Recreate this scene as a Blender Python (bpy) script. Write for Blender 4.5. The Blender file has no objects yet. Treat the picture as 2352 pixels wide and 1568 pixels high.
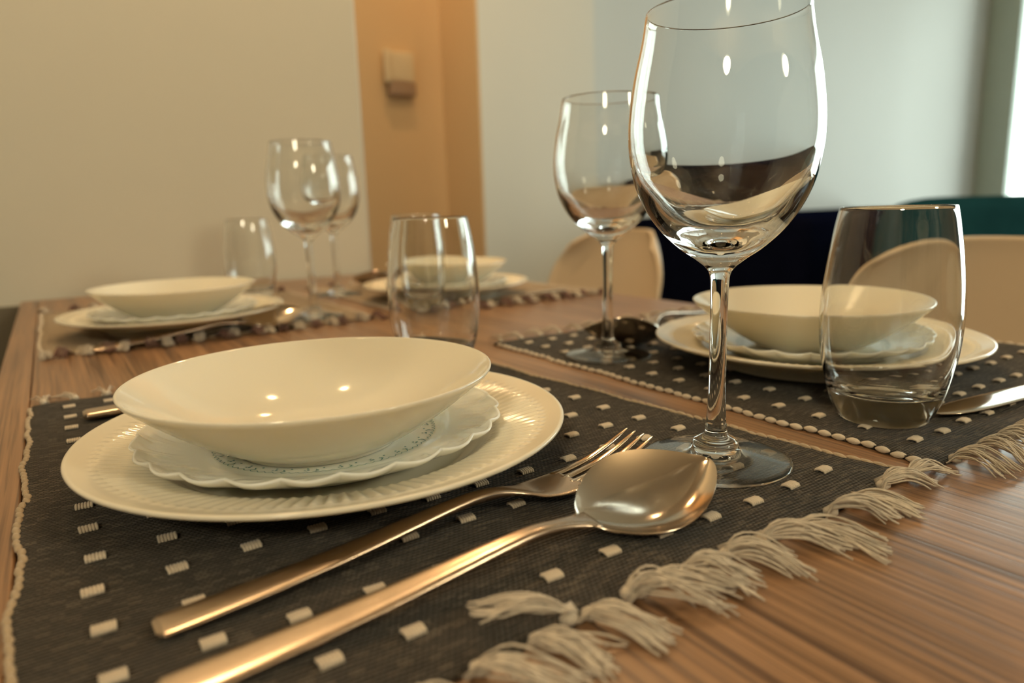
import bpy, bmesh, math, random
import numpy as np
from mathutils import Vector, Matrix

scene = bpy.context.scene
PI = math.pi
Z0 = 0.753            # top of the place mats; the table top is 3 mm lower

# ------------------------------------------------------------------ camera
cam_data = bpy.data.cameras.new('camera')
cam = bpy.data.objects.new('camera', cam_data)
scene.collection.objects.link(cam)
F = Vector((0.53493788, 0.82326897, -0.18992015))
R = Vector((0.8348813, -0.54957171, -0.03072714))
U = Vector((0.12967145, 0.14212367, 0.98131859))
m = Matrix.Identity(4)
for i in range(3):
    m[i][0], m[i][1], m[i][2] = R[i], U[i], -F[i]
m[0][3], m[1][3], m[2][3] = 0.0, 0.0, Z0 + 0.1332
cam.matrix_world = m
cam_data.sensor_width = 36.0
cam_data.lens = 24.556
cam_data.clip_start = 0.01
cam_data.clip_end = 60
cam_data.dof.use_dof = True
cam_data.dof.focus_distance = 0.355
cam_data.dof.aperture_fstop = 5.6
scene.camera = cam

# ------------------------------------------------------------------ world (bright overcast sky seen through the windows)
world = bpy.data.worlds.new('world')
scene.world = world
world.use_nodes = True
bg = world.node_tree.nodes['Background']
bg.inputs['Color'].default_value = (0.86, 0.97, 0.92, 1)
bg.inputs['Strength'].default_value = 7.4

scene.view_settings.view_transform = 'Standard'
scene.view_settings.look = 'None'
scene.view_settings.gamma = 1.0
scene.view_settings.use_curve_mapping = False
scene.view_settings.exposure = 0.12
scene.cycles.max_bounces = 24
scene.cycles.transmission_bounces = 24
scene.cycles.glossy_bounces = 8
scene.cycles.diffuse_bounces = 4
scene.cycles.transparent_max_bounces = 16
scene.cycles.sample_clamp_indirect = 6.0
scene.cycles.blur_glossy = 0.5

WINDOW_U = 5.0
# daylight comes in through the window wall on the right; the portal only guides the sampling of the sky
pl = bpy.data.lights.new('window_portal', 'AREA')
pl.shape = 'RECTANGLE'; pl.size = 2.9; pl.size_y = 2.3
pl.cycles.is_portal = True
po = bpy.data.objects.new('window_portal', pl)
scene.collection.objects.link(po)
po.location = (WINDOW_U + 0.12, 0.58, 1.22)
po.rotation_euler = (0, PI/2, 0)
po.rotation_euler = Vector((-1, 0, 0)).to_track_quat('-Z', 'Y').to_euler()

SPOT_POWER = 7.5
HALL_POWER = 26.0
GLOBE_POWER = 62.0

# ------------------------------------------------------------------ helpers
def link(o, parent=None):
    scene.collection.objects.link(o)
    if parent is not None:
        o.parent = parent
    return o

def mesh_from(name, verts, faces, mat=None, smooth=True, mats=None):
    me = bpy.data.meshes.new(name)
    me.from_pydata([tuple(map(float, v)) for v in verts], [], [tuple(int(i) for i in f) for f in faces])
    if mat is not None:
        me.materials.append(mat)
    if smooth:
        me.polygons.foreach_set('use_smooth', [True]*len(me.polygons))
    me.update()
    return me

def obj(name, me, parent=None, loc=None, rot=None):
    o = bpy.data.objects.new(name, me)
    if loc is not None: o.location = loc
    if rot is not None: o.rotation_euler = rot
    return link(o, parent)

def tag(o, label=None, cat=None, group=None, kind=None):
    if label: o['label'] = label
    if cat: o['category'] = cat
    if group: o['group'] = group
    if kind: o['kind'] = kind
    return o

def thing(name, loc, rz=0.0, label=None, cat=None, group=None):
    o = bpy.data.objects.new(name, None)
    o.empty_display_size = 0.05
    o.location = loc; o.rotation_euler = (0, 0, rz)
    link(o)
    return tag(o, label, cat, group)

def dup(root, loc, rz=0.0, label=None, tilt=None):
    r = root.copy(); scene.collection.objects.link(r)
    r.location = loc; r.rotation_euler = (0, 0, rz) if tilt is None else tilt
    if label: r['label'] = label
    for ch in [c for c in root.children]:
        c = ch.copy(); scene.collection.objects.link(c); c.parent = r
        for g in [k for k in ch.children]:
            d = g.copy(); scene.collection.objects.link(d); d.parent = c
    return r

def lathe(profile, n=128, fn=None):
    """closed or open profile of (r, z) revolved about z"""
    P = np.array(profile, float)
    k = len(P)
    th = np.arange(n)*2*PI/n
    r = np.repeat(P[:, 0][:, None], n, 1); z = np.repeat(P[:, 1][:, None], n, 1)
    T = np.repeat(th[None, :], k, 0)
    if fn is not None:
        r, z = fn(T, r, z, np.arange(k)[:, None])
    verts = np.stack([r*np.cos(T), r*np.sin(T), z], -1).reshape(-1, 3)
    faces = []
    for i in range(k-1):
        a0 = P[i, 0] < 1e-7; b0 = P[i+1, 0] < 1e-7
        for j in range(n):
            j2 = (j+1) % n
            a, b, c, d = i*n+j, i*n+j2, (i+1)*n+j2, (i+1)*n+j
            if a0 and b0: continue
            if a0: faces.append((a, c, d))
            elif b0: faces.append((a, b, d))
            else: faces.append((a, b, c, d))
    return verts, faces

def clean(me, dist=1e-6):
    bm = bmesh.new(); bm.from_mesh(me)
    bmesh.ops.remove_doubles(bm, verts=bm.verts, dist=dist)
    bm.to_mesh(me); bm.free()
    return me

def outward(me):
    bm = bmesh.new(); bm.from_mesh(me)
    bmesh.ops.remove_doubles(bm, verts=bm.verts, dist=1e-6)
    bmesh.ops.recalc_face_normals(bm, faces=bm.faces)
    bm.to_mesh(me); bm.free()
    return me

def catmull(pts, n=8):
    P = [np.array(p, float) for p in pts]
    P = [2*P[0]-P[1]] + P + [2*P[-1]-P[-2]]
    out = []
    for i in range(1, len(P)-2):
        for k in range(n):
            t = k/n
            out.append(0.5*((2*P[i])+(-P[i-1]+P[i+1])*t+(2*P[i-1]-5*P[i]+4*P[i+1]-P[i+2])*t*t+(-P[i-1]+3*P[i]-3*P[i+1]+P[i+2])*t**3))
    out.append(P[-2])
    return out

def box_verts(x0, x1, y0, y1, z0, z1):
    v = [(x0,y0,z0),(x1,y0,z0),(x1,y1,z0),(x0,y1,z0),(x0,y0,z1),(x1,y0,z1),(x1,y1,z1),(x0,y1,z1)]
    f = [(0,3,2,1),(4,5,6,7),(0,1,5,4),(1,2,6,5),(2,3,7,6),(3,0,4,7)]
    return v, f

def box(name, x0, x1, y0, y1, z0, z1, mat, parent=None, bevel=0.0, seg=3):
    v, f = box_verts(x0, x1, y0, y1, z0, z1)
    me = mesh_from(name, v, f, mat, smooth=False)
    if bevel > 0:
        bm = bmesh.new(); bm.from_mesh(me)
        bmesh.ops.bevel(bm, geom=bm.edges[:], offset=bevel, segments=seg, profile=0.6, affect='EDGES')
        for fc in bm.faces: fc.smooth = True
        bm.to_mesh(me); bm.free()
    return obj(name, me, parent)

def tube(points, radii, sides=8, caps=True, flat=None):
    """sweep a ring along points; flat=(axis_vector, factor) squashes the section"""
    pts = [Vector(p) for p in points]
    verts, faces = [], []
    up = Vector((0, 0, 1))
    for i, p in enumerate(pts):
        t = (pts[min(i+1, len(pts)-1)] - pts[max(i-1, 0)])
        if t.length < 1e-9: t = Vector((1, 0, 0))
        t.normalize()
        s = t.cross(up)
        if s.length < 1e-3: s = t.cross(Vector((0, 1, 0)))
        s.normalize(); n = s.cross(t)
        for k in range(sides):
            a = 2*PI*k/sides
            verts.append(p + (s*math.cos(a) + n*math.sin(a))*radii[i])
    for i in range(len(pts)-1):
        for k in range(sides):
            k2 = (k+1) % sides
            faces.append((i*sides+k, i*sides+k2, (i+1)*sides+k2, (i+1)*sides+k))
    if caps:
        faces.append(tuple(reversed(range(sides))))
        faces.append(tuple(range((len(pts)-1)*sides, len(pts)*sides)))
    return [tuple(v) for v in verts], faces

def merge(parts):
    V, Fc = [], []
    for v, f in parts:
        o = len(V); V.extend(v); Fc.extend([tuple(i+o for i in q) for q in f])
    return V, Fc

# ------------------------------------------------------------------ node helpers
def new_mat(name):
    mt = bpy.data.materials.new(name); mt.use_nodes = True
    nt = mt.node_tree; b = nt.nodes['Principled BSDF']
    return mt, nt, b

class N:
    def __init__(s, nt): s.nt = nt
    def node(s, t, **kw):
        n = s.nt.nodes.new(t)
        for k, v in kw.items(): setattr(n, k, v)
        return n
    def val(s, sock, v):
        if hasattr(v, 'is_linked') or isinstance(v, bpy.types.NodeSocket): s.nt.links.new(v, sock)
        else: sock.default_value = v
    def math(s, op, a, b=None, c=None, clamp=False):
        n = s.node('ShaderNodeMath', operation=op); n.use_clamp = clamp
        s.val(n.inputs[0], a)
        if b is not None: s.val(n.inputs[1], b)
        if c is not None: s.val(n.inputs[2], c)
        return n.outputs[0]
    def mix(s, fac, a, b):
        n = s.node('ShaderNodeMix', data_type='RGBA')
        s.val(n.inputs[0], fac); s.val(n.inputs[6], a); s.val(n.inputs[7], b)
        return n.outputs[2]
    def noise(s, vec, scale, detail=3, rough=0.5):
        n = s.node('ShaderNodeTexNoise')
        if vec is not None: s.nt.links.new(vec, n.inputs['Vector'])
        n.inputs['Scale'].default_value = scale; n.inputs['Detail'].default_value = detail
        n.inputs['Roughness'].default_value = rough
        return n.outputs['Fac']
    def coord(s, kind='Object'):
        return s.node('ShaderNodeTexCoord').outputs[kind]
    def xyz(s, vec):
        n = s.node('ShaderNodeSeparateXYZ'); s.nt.links.new(vec, n.inputs[0]); return n.outputs
    def comb(s, x, y, z):
        n = s.node('ShaderNodeCombineXYZ'); s.val(n.inputs[0], x); s.val(n.inputs[1], y); s.val(n.inputs[2], z); return n.outputs[0]
    def ramp(s, fac, stops):
        n = s.node('ShaderNodeValToRGB'); s.nt.links.new(fac, n.inputs[0])
        e = n.color_ramp.elements
        while len(e) < len(stops): e.new(0.5)
        for q, (p, c) in zip(e, stops): q.position = p; q.color = c
        return n.outputs[0]
    def bump(s, h, strength, dist):
        n = s.node('ShaderNodeBump'); n.inputs['Strength'].default_value = strength; n.inputs['Distance'].default_value = dist
        s.nt.links.new(h, n.inputs['Height']); return n.outputs[0]

def plain(name, col, rough=0.5, metal=0.0, noise=0.0, nscale=20.0, bump=0.0, sheen=0.0, coat=0.0, spec=0.5):
    mt, nt, b = new_mat(name); n = N(nt)
    b.inputs['Roughness'].default_value = rough
    b.inputs['Metallic'].default_value = metal
    b.inputs['Specular IOR Level'].default_value = spec
    if coat: b.inputs['Coat Weight'].default_value = coat; b.inputs['Coat Roughness'].default_value = 0.06
    if sheen: b.inputs['Sheen Weight'].default_value = sheen
    c = (*col, 1)
    f = n.noise(n.coord(), nscale, 4)
    dark = tuple(x*(1-noise) for x in col)+(1,)
    light = tuple(min(1, x*(1+noise)) for x in col)+(1,)
    nt.links.new(n.mix(f, dark, light), b.inputs['Base Color'])
    if bump:
        nt.links.new(n.bump(n.noise(n.coord(), nscale*12, 3), bump, 0.001), b.inputs['Normal'])
    return mt

# ------------------------------------------------------------------ materials
M_wall = plain('wall_paint', (0.62, 0.575, 0.47), 0.7, noise=0.03, nscale=3, bump=0.15)
M_pier = plain('pier_paint', (0.64, 0.63, 0.57), 0.7, noise=0.02, nscale=3, bump=0.1)
M_wall_cool = plain('wall_paint_pale', (0.58, 0.58, 0.55), 0.7, noise=0.02, nscale=3, bump=0.1)
M_hall_glow = plain('hall_warm_glow', (0.60, 0.43, 0.25), 0.7, noise=0.03, nscale=3)  # warm lamplight of the recess is put into this wall colour
M_ceiling = plain('ceiling_paint', (0.46, 0.35, 0.23), 0.8, noise=0.02, nscale=3)
M_floor = plain('floor_board', (0.07, 0.05, 0.035), 0.5, noise=0.25, nscale=4)
M_dark = plain('dark_paint', (0.05, 0.042, 0.035), 0.7, noise=0.1, nscale=3)
M_wall_shade = plain('lower_wall_shade', (0.15, 0.125, 0.085), 0.6, noise=0.1, nscale=3)  # dark tone stands in for the table's shade on the lower wall
M_base = plain('baseboard_white', (0.7, 0.68, 0.63), 0.5, noise=0.02)
M_frame = plain('window_frame_grey', (0.50, 0.58, 0.52), 0.5, noise=0.05)
M_plastic = plain('intercom_cream', (0.60, 0.50, 0.34), 0.45, noise=0.02)
M_plastic_dark = plain('intercom_screen', (0.30, 0.20, 0.13), 0.4, noise=0.02)
M_navy = plain('navy_velvet', (0.003, 0.004, 0.012), 1.0, noise=0.3, nscale=14, bump=0.3, spec=0.0)
M_teal = plain('teal_velvet', (0.012, 0.060, 0.085), 1.0, noise=0.3, nscale=14, bump=0.3, spec=0.0)
M_shell = plain('beige_plastic_shell', (0.60, 0.48, 0.34), 0.5, noise=0.03, nscale=6)
M_leg = plain('beech_leg', (0.42, 0.27, 0.14), 0.5, noise=0.2, nscale=30)
M_brass = plain('lamp_brass', (0.7, 0.5, 0.25), 0.3, metal=1.0)
M_black = plain('lamp_black', (0.02, 0.02, 0.02), 0.5)

def ceramic(name, col, rough=0.12, sss=0.3):
    mt, nt, b = new_mat(name); n = N(nt)
    f = n.noise(n.coord(), 8, 2)
    nt.links.new(n.mix(f, (*[c*0.985 for c in col], 1), (*col, 1)), b.inputs['Base Color'])
    b.inputs['Roughness'].default_value = rough
    b.inputs['Subsurface Weight'].default_value = sss
    b.inputs['Subsurface Radius'].default_value = (1.0, 0.9, 0.7)
    b.inputs['Subsurface Scale'].default_value = 0.006
    b.inputs['IOR'].default_value = 1.5
    return mt
M_bowl = ceramic('white_bowl_glaze', (0.73, 0.685, 0.575), 0.07, 0.4)
M_plate = ceramic('ivory_plate_glaze', (0.78, 0.725, 0.60), 0.13, 0.25)
M_opal = ceramic('opal_glass_white', (0.92, 0.93, 0.84), 0.08, 0.6)
M_print = plain('teal_print', (0.03, 0.20, 0.20), 0.3)

def glass():
    mt, nt, b = new_mat('clear_glass')
    b.inputs['Base Color'].default_value = (0.985, 0.995, 0.99, 1)
    b.inputs['Roughness'].default_value = 0.0
    b.inputs['Transmission Weight'].default_value = 1.0
    b.inputs['IOR'].default_value = 1.48
    return mt
M_glass = glass()

def pane_mat():
    mt = bpy.data.materials.new('window_glass'); mt.use_nodes = True
    nt = mt.node_tree; nt.nodes.clear(); n = N(nt)
    out = n.node('ShaderNodeOutputMaterial'); tr = n.node('ShaderNodeBsdfTransparent'); gl = n.node('ShaderNodeBsdfGlossy')
    gl.inputs['Roughness'].default_value = 0.0
    tr.inputs['Color'].default_value = (0.97, 0.99, 0.98, 1)
    fr = n.node('ShaderNodeFresnel'); fr.inputs['IOR'].default_value = 1.3
    mx = n.node('ShaderNodeMixShader')
    nt.links.new(fr.outputs[0], mx.inputs[0]); nt.links.new(tr.outputs[0], mx.inputs[1]); nt.links.new(gl.outputs[0], mx.inputs[2])
    nt.links.new(mx.outputs[0], out.inputs[0])
    return mt
M_pane = pane_mat()

def steel(name, rough, col=(0.72, 0.63, 0.53)):
    mt, nt, b = new_mat(name); n = N(nt)
    b.inputs['Metallic'].default_value = 1.0
    x = n.xyz(n.coord())
    v = n.comb(n.math('MULTIPLY', x[0], 40), n.math('MULTIPLY', x[1], 1400), n.math('MULTIPLY', x[2], 1400))
    f = n.noise(v, 1.0, 3)
    nt.links.new(n.mix(f, (*[c*0.93 for c in col], 1), (*col, 1)), b.inputs['Base Color'])
    r = n.math('ADD', n.math('MULTIPLY', f, rough*0.5), rough*0.75)
    nt.links.new(r, b.inputs['Roughness'])
    return mt
M_steel_b = steel('brushed_steel', 0.25, (0.58, 0.46, 0.36))
M_steel_p = steel('polished_steel', 0.12, (0.66, 0.56, 0.46))

def emis(name, col, s):
    mt = bpy.data.materials.new(name); mt.use_nodes = True
    nt = mt.node_tree; nt.nodes.clear(); n = N(nt)
    out = n.node('ShaderNodeOutputMaterial'); e = n.node('ShaderNodeEmission')
    e.inputs[0].default_value = (*col, 1); e.inputs[1].default_value = s
    nt.links.new(e.outputs[0], out.inputs[0]); return mt

def wood(name, tone=1.0, dark=(0.110, 0.056, 0.029), light=(0.385, 0.215, 0.112), seed=0.0):
    mt, nt, b = new_mat(name); n = N(nt)
    x = n.xyz(n.coord())
    # grain runs along the length of the table (local y)
    warp = n.noise(n.comb(n.math('MULTIPLY', x[0], 6), n.math('MULTIPLY', x[1], 1.6), seed), 1.0, 2)
    ux = n.math('ADD', x[0], n.math('MULTIPLY', warp, 0.018))
    fine = n.noise(n.comb(n.math('MULTIPLY', ux, 330), n.math('MULTIPLY', x[1], 3.2), seed), 1.0, 3, 0.6)
    pores = n.noise(n.comb(n.math('MULTIPLY', ux, 480), n.math('MULTIPLY', x[1], 6), seed+4), 1.0, 2, 0.6)
    broad = n.noise(n.comb(n.math('MULTIPLY', ux, 55), n.math('MULTIPLY', x[1], 2.2), seed+9), 1.0, 3, 0.55)
    f = n.math('ADD', n.math('MULTIPLY', fine, 0.80), n.math('MULTIPLY', broad, 0.45))
    c = n.ramp(f, [(0.46, (*dark, 1)), (0.60, (*[(a*0.45+b_*0.55)*tone for a, b_ in zip(dark, light)], 1)), (0.78, (*[q*tone for q in light], 1))])
    pk = n.ramp(pores, [(0.36, (1, 1, 1, 1)), (0.46, (0, 0, 0, 1))])
    col = n.mix(n.math('MULTIPLY', pk, 0.5), c, (*[q*0.55 for q in dark], 1))
    nt.links.new(col, b.inputs['Base Color'])
    nt.links.new(n.math('ADD', 0.27, n.math('MULTIPLY', fine, 0.12)), b.inputs['Roughness'])
    nt.links.new(n.bump(n.math('SUBTRACT', fine, n.math('MULTIPLY', pk, 0.4)), 0.25, 0.0004), b.inputs['Normal'])
    b.inputs['Specular IOR Level'].default_value = 0.5
    return mt
M_wood = wood('walnut_laminate')
M_wood_edge = wood('walnut_edge_band', 1.0, seed=21.0)

def weave(name, dark, mid, fleck, fleck_amt=0.56, bumpd=0.0012):
    mt, nt, b = new_mat(name); n = N(nt)
    x = n.xyz(n.coord())
    wob = n.noise(n.coord(), 40, 2)
    uu = n.math('ADD', x[0], n.math('MULTIPLY', wob, 0.0012))
    vv = n.math('ADD', x[1], n.math('MULTIPLY', n.noise(n.coord(), 28, 2), 0.0016))
    row = n.math('DIVIDE', vv, 0.0020)
    rowid = n.math('FLOOR', row)
    rib = n.math('ABSOLUTE', n.math('SINE', n.math('MULTIPLY', row, PI)))
    ph = n.math('ADD', n.math('MULTIPLY', n.math('DIVIDE', uu, 0.0023), PI), n.math('MULTIPLY', rowid, PI/2))
    bead = n.math('ABSOLUTE', n.math('SINE', ph))
    h = n.math('MULTIPLY', n.math('POWER', rib, 0.7), n.math('ADD', 0.55, n.math('MULTIPLY', bead, 0.45)))
    fib = n.noise(n.coord(), 2600, 2)
    h2 = n.math('ADD', h, n.math('MULTIPLY', fib, 0.35))
    nt.links.new(n.bump(h2, 1.0, bumpd), b.inputs['Normal'])
    yarn = n.noise(n.comb(n.math('MULTIPLY', x[0], 120), n.math('MULTIPLY', rowid, 1.7), 0.0), 1.0, 3, 0.7)
    c1 = n.mix(n.ramp(yarn, [(0.3, (0, 0, 0, 1)), (0.7, (1, 1, 1, 1))]), (*dark, 1), (*mid, 1))
    colid = n.math('FLOOR', n.math('DIVIDE', uu, 0.0046))
    fl = n.noise(n.comb(n.math('MULTIPLY', colid, 3.1), n.math('MULTIPLY', x[1], 420), 7.0), 1.0, 3, 0.7)
    flk = n.math('MULTIPLY', n.math('GREATER_THAN', fl, fleck_amt), n.math('LESS_THAN', rib, 0.75))
    c2 = n.mix(n.math('MULTIPLY', flk, 0.75), c1, (*fleck, 1))
    shade = n.mix(n.math('POWER', n.math('MULTIPLY', rib, bead), 0.55), (*[q*0.25 for q in dark], 1), c2)
    nt.links.new(shade, b.inputs['Base Color'])
    b.inputs['Roughness'].default_value = 0.95
    b.inputs['Specular IOR Level'].default_value = 0.1
    b.inputs['Sheen Weight'].default_value = 0.15
    return mt
M_mat_dark = weave('dark_brown_weave', (0.034, 0.025, 0.018), (0.090, 0.072, 0.054), (0.40, 0.32, 0.23))
M_mat_beige = weave('beige_weave', (0.56, 0.41, 0.27), (0.68, 0.53, 0.36), (0.72, 0.62, 0.48))

def yarn(name, col, v=0.25):
    mt, nt, b = new_mat(name); n = N(nt)
    f = n.noise(n.coord(), 260, 3)
    nt.links.new(n.mix(f, (*[c*(1-v) for c in col], 1), (*[min(1, c*(1+v)) for c in col], 1)), b.inputs['Base Color'])
    nt.links.new(n.bump(n.noise(n.coord(), 2200, 2), 0.6, 0.0004), b.inputs['Normal'])
    b.inputs['Roughness'].default_value = 0.95
    b.inputs['Specular IOR Level'].default_value = 0.1
    b.inputs['Sheen Weight'].default_value = 0.3
    return mt
M_cream = yarn('cream_yarn', (0.60, 0.51, 0.40))
M_tassel = yarn('ecru_tassel_yarn', (0.58, 0.50, 0.40), 0.4)
M_tassel_brown = yarn('brown_tassel_yarn', (0.16, 0.075, 0.055), 0.35)

# ------------------------------------------------------------------ the room
TABLE_FAR = 1.475
TX_L = 0.59
WB = 1.49            # wall behind the far end of the table
FLOOR_X0, FLOOR_X1, FLOOR_Y0, FLOOR_Y1 = -1.9, WINDOW_U, -2.6, 2.4
CEIL = 2.55
def structure(name, x0, x1, y0, y1, z0, z1, mat, label=None):
    o = box(name, x0, x1, y0, y1, z0, z1, mat)
    o['kind'] = 'structure'
    if label: o['label'] = label
    return o
structure('floor', FLOOR_X0-0.1, WINDOW_U+0.2, -2.7, 2.5, -0.08, 0.0, M_floor)
structure('ceiling', FLOOR_X0-0.1, WINDOW_U+0.2, -2.7, 2.5, CEIL, CEIL+0.08, M_ceiling)
def rounded_wall():
    r = 0.006; x1 = 0.600
    pts = [(FLOOR_X0-0.1, WB)] + [(x1-r+r*math.sin(a*PI/2/10), WB+r-r*math.cos(a*PI/2/10)) for a in range(11)] + [(x1, 2.5), (FLOOR_X0-0.1, 2.5)]
    n = len(pts)
    V = [(x, y, 0) for x, y in pts] + [(x, y, CEIL) for x, y in pts]
    Fc = [tuple(reversed(range(n))), tuple(range(n, 2*n))] + [(i, (i+1) % n, n+(i+1) % n, n+i) for i in range(n)]
    me = mesh_from('wall_back', V, Fc, M_wall, smooth=False)
    for p in me.polygons:
        if 1 <= p.index-2 <= 10: p.use_smooth = True
    o = obj('wall_back', me); o['kind'] = 'structure'
    o['label'] = 'beige painted wall behind the far end of the table'
rounded_wall()
structure('wall_recess', 0.600, 1.27, 2.35, 2.5, 0, CEIL, M_hall_glow, 'warm lit recessed wall that carries the intercom')
structure('wall_pier', 1.27, 1.764, 2.10, 2.5, 0, CEIL, M_pier, 'pale pier beside the recess')
structure('wall_pier_side', 1.262, 1.27, 2.10, 2.35, 0, CEIL, M_hall_glow, 'side of the pier facing the recess, warm lamplight in its colour')
structure('wall_far', 1.764, WINDOW_U+0.2, 2.20, 2.5, 0, CEIL, M_wall_cool, 'pale wall brightening towards the window')
structure('wall_left', FLOOR_X0-0.1, FLOOR_X0, -2.7, WB, 0, CEIL, M_dark)
structure('wall_front', FLOOR_X0, WINDOW_U+0.2, -2.7, -2.6, 0, CEIL, M_dark)
structure('wall_right_end', WINDOW_U, WINDOW_U+0.2, -2.6, -0.9, 0, CEIL, M_dark)
structure('wall_right_sill', WINDOW_U, WINDOW_U+0.2, -0.9, 2.2, 0, 0.06, M_wall_cool)
structure('wall_right_lintel', WINDOW_U, WINDOW_U+0.2, -0.9, 2.2, 2.40, CEIL, M_wall_cool)
structure('shade_sheet_1', FLOOR_X0, TX_L, WB-0.008, WB, 0.09, 0.742, M_wall_shade, 'dark sheet standing in for shade on the wall left of the table')
structure('baseboard_back', FLOOR_X0, 0.59, WB-0.012, WB, 0, 0.09, M_base)
structure('baseboard_far', 1.764, WINDOW_U, 2.188, 2.20, 0, 0.09, M_base)

win = thing('window_1', (WINDOW_U, 0, 0.06)); win['kind'] = 'structure'
win['label'] = 'floor to ceiling window with dark grey frame at the right'
def rel(o, root):
    o.location = (-root.location[0], -root.location[1], -root.location[2]); return o
posts = [(2.03, 2.2), (1.04, 1.10), (0.06, 0.12), (-0.90, -0.84)]
for a, b_ in posts:
    rel(box('window_post', WINDOW_U-0.0, WINDOW_U+0.10, a, b_, 0.06, 2.40, M_frame, win, 0.004, 2), win)
for k in range(3):
    a, b_ = posts[k+1][1], posts[k][0]
    rel(box('window_rail', WINDOW_U, WINDOW_U+0.10, a, b_, 0.06, 0.12, M_frame, win), win)
    rel(box('window_rail', WINDOW_U, WINDOW_U+0.10, a, b_, 2.33, 2.40, M_frame, win), win)
    rel(box('pane', WINDOW_U+0.045, WINDOW_U+0.051, a, b_, 0.12, 2.33, M_pane, win), win)

# intercom on the recessed wall
ic = thing('wall_intercom', (1.0875, 2.35, Z0+0.56), 0, 'small cream wall intercom with a dark lower half on the orange-lit wall', 'intercom')
rel(box('housing', 1.035, 1.140, 2.322, 2.350, Z0+0.568, Z0+0.665, M_plastic, ic, 0.006), ic)
rel(box('handset', 1.026, 1.050, 2.312, 2.330, Z0+0.560, Z0+0.668, M_plastic, ic, 0.006), ic)
rel(box('dark_panel', 1.043, 1.140, 2.316, 2.350, Z0+0.520, Z0+0.566, M_plastic_dark, ic, 0.004), ic)

# ------------------------------------------------------------------ warm recessed ceiling spots (out of frame, seen as small sparkles in glass and steel)
def ceiling_spot(loc, power, label, col=(1.0, 0.68, 0.34), size=2.4, rad=0.018):
    t = thing('ceiling_spot', loc, 0, label, 'ceiling light')
    v, f = lathe([(0.0, 0.03), (0.05, 0.03), (0.05, 0.0), (0.042, 0.0), (0.04, 0.02)], 24)
    obj('ring', mesh_from('ring', v, f, M_brass), t)
    l = bpy.data.lights.new('spot_light', 'SPOT'); l.energy = power; l.color = col
    l.spot_size = size; l.spot_blend = 0.8; l.shadow_soft_size = rad
    o = bpy.data.objects.new('spot_light', l); link(o, t); o.location = (0, 0, -0.02)
    return t
ceiling_spot((0.98, 1.95, CEIL-0.03), HALL_POWER, 'warm ceiling spot inside the recess', (1.0, 0.58, 0.24))
for x, y, lb in ((0.05, 1.10, 'warm ceiling spot over the far left place setting'), (0.75, 1.05, 'warm ceiling spot over the far right place setting'),
                 (1.55, 1.35, 'warm ceiling spot between the table and the sofa'), (-0.75, 0.7, 'warm ceiling spot left of the table')):
    ceiling_spot((x, y, CEIL-0.03), SPOT_POWER*(3.3 if y > 1.0 and x < 1 else 1.0), lb)

def fill_globe(loc, label):  # added fill light from behind the camera, shaped as a hanging globe
    t = thing('fill_globe', loc, 0, label, 'fill light')
    v, f = lathe([(0.15*math.sin(PI*i/16), -0.15*math.cos(PI*i/16)) for i in range(17)], 24)
    obj('globe', outward(mesh_from('globe', v, f, M_globe)), t)
    v, f = tube([(0, 0, 0.145), (0, 0, CEIL-loc[2])], [0.008, 0.008], 8)
    obj('rod', mesh_from('rod', v, f, M_brass), t)
M_globe = emis('fill_globe_glow', (1.0, 0.90, 0.62), GLOBE_POWER)
fill_globe((-1.2, -1.1, 2.0), 'added globe of fill light behind the camera to the left')
fill_globe((1.2, -1.8, 1.9), 'added globe of fill light far behind the camera')

# ------------------------------------------------------------------ table
TX0, TX1, TY0, TY1 = -0.054, 0.715, -0.25, TABLE_FAR
TT = Z0 - 0.003
tb = thing('dining_table', ((TX0+TX1)/2, (TY0+TY1)/2, 0), 0, 'walnut-brown wooden dining table laid for four', 'table')
rel(box('tabletop', TX0+0.026, TX1, TY0, TY1, TT-0.028, TT, M_wood, tb, 0.0012, 2), tb)
rel(box('edge_board', TX0, TX0+0.0255, TY0, TY1, TT-0.028, TT, M_wood_edge, tb, 0.0015, 2), tb)
for x in (TX0+0.05, TX1-0.11):
    for y in (TY0+0.06, TY1-0.12):
        rel(box('leg', x, x+0.06, y, y+0.06, 0, TT-0.028, M_wood_edge, tb, 0.003), tb)
rel(box('apron', TX0+0.07, TX1-0.07, TY0+0.08, TY0+0.10, TT-0.10, TT-0.028, M_wood_edge, tb), tb)
rel(box('apron', TX0+0.07, TX1-0.07, TY1-0.11, TY1-0.09, TT-0.10, TT-0.028, M_wood_edge, tb), tb)

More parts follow.
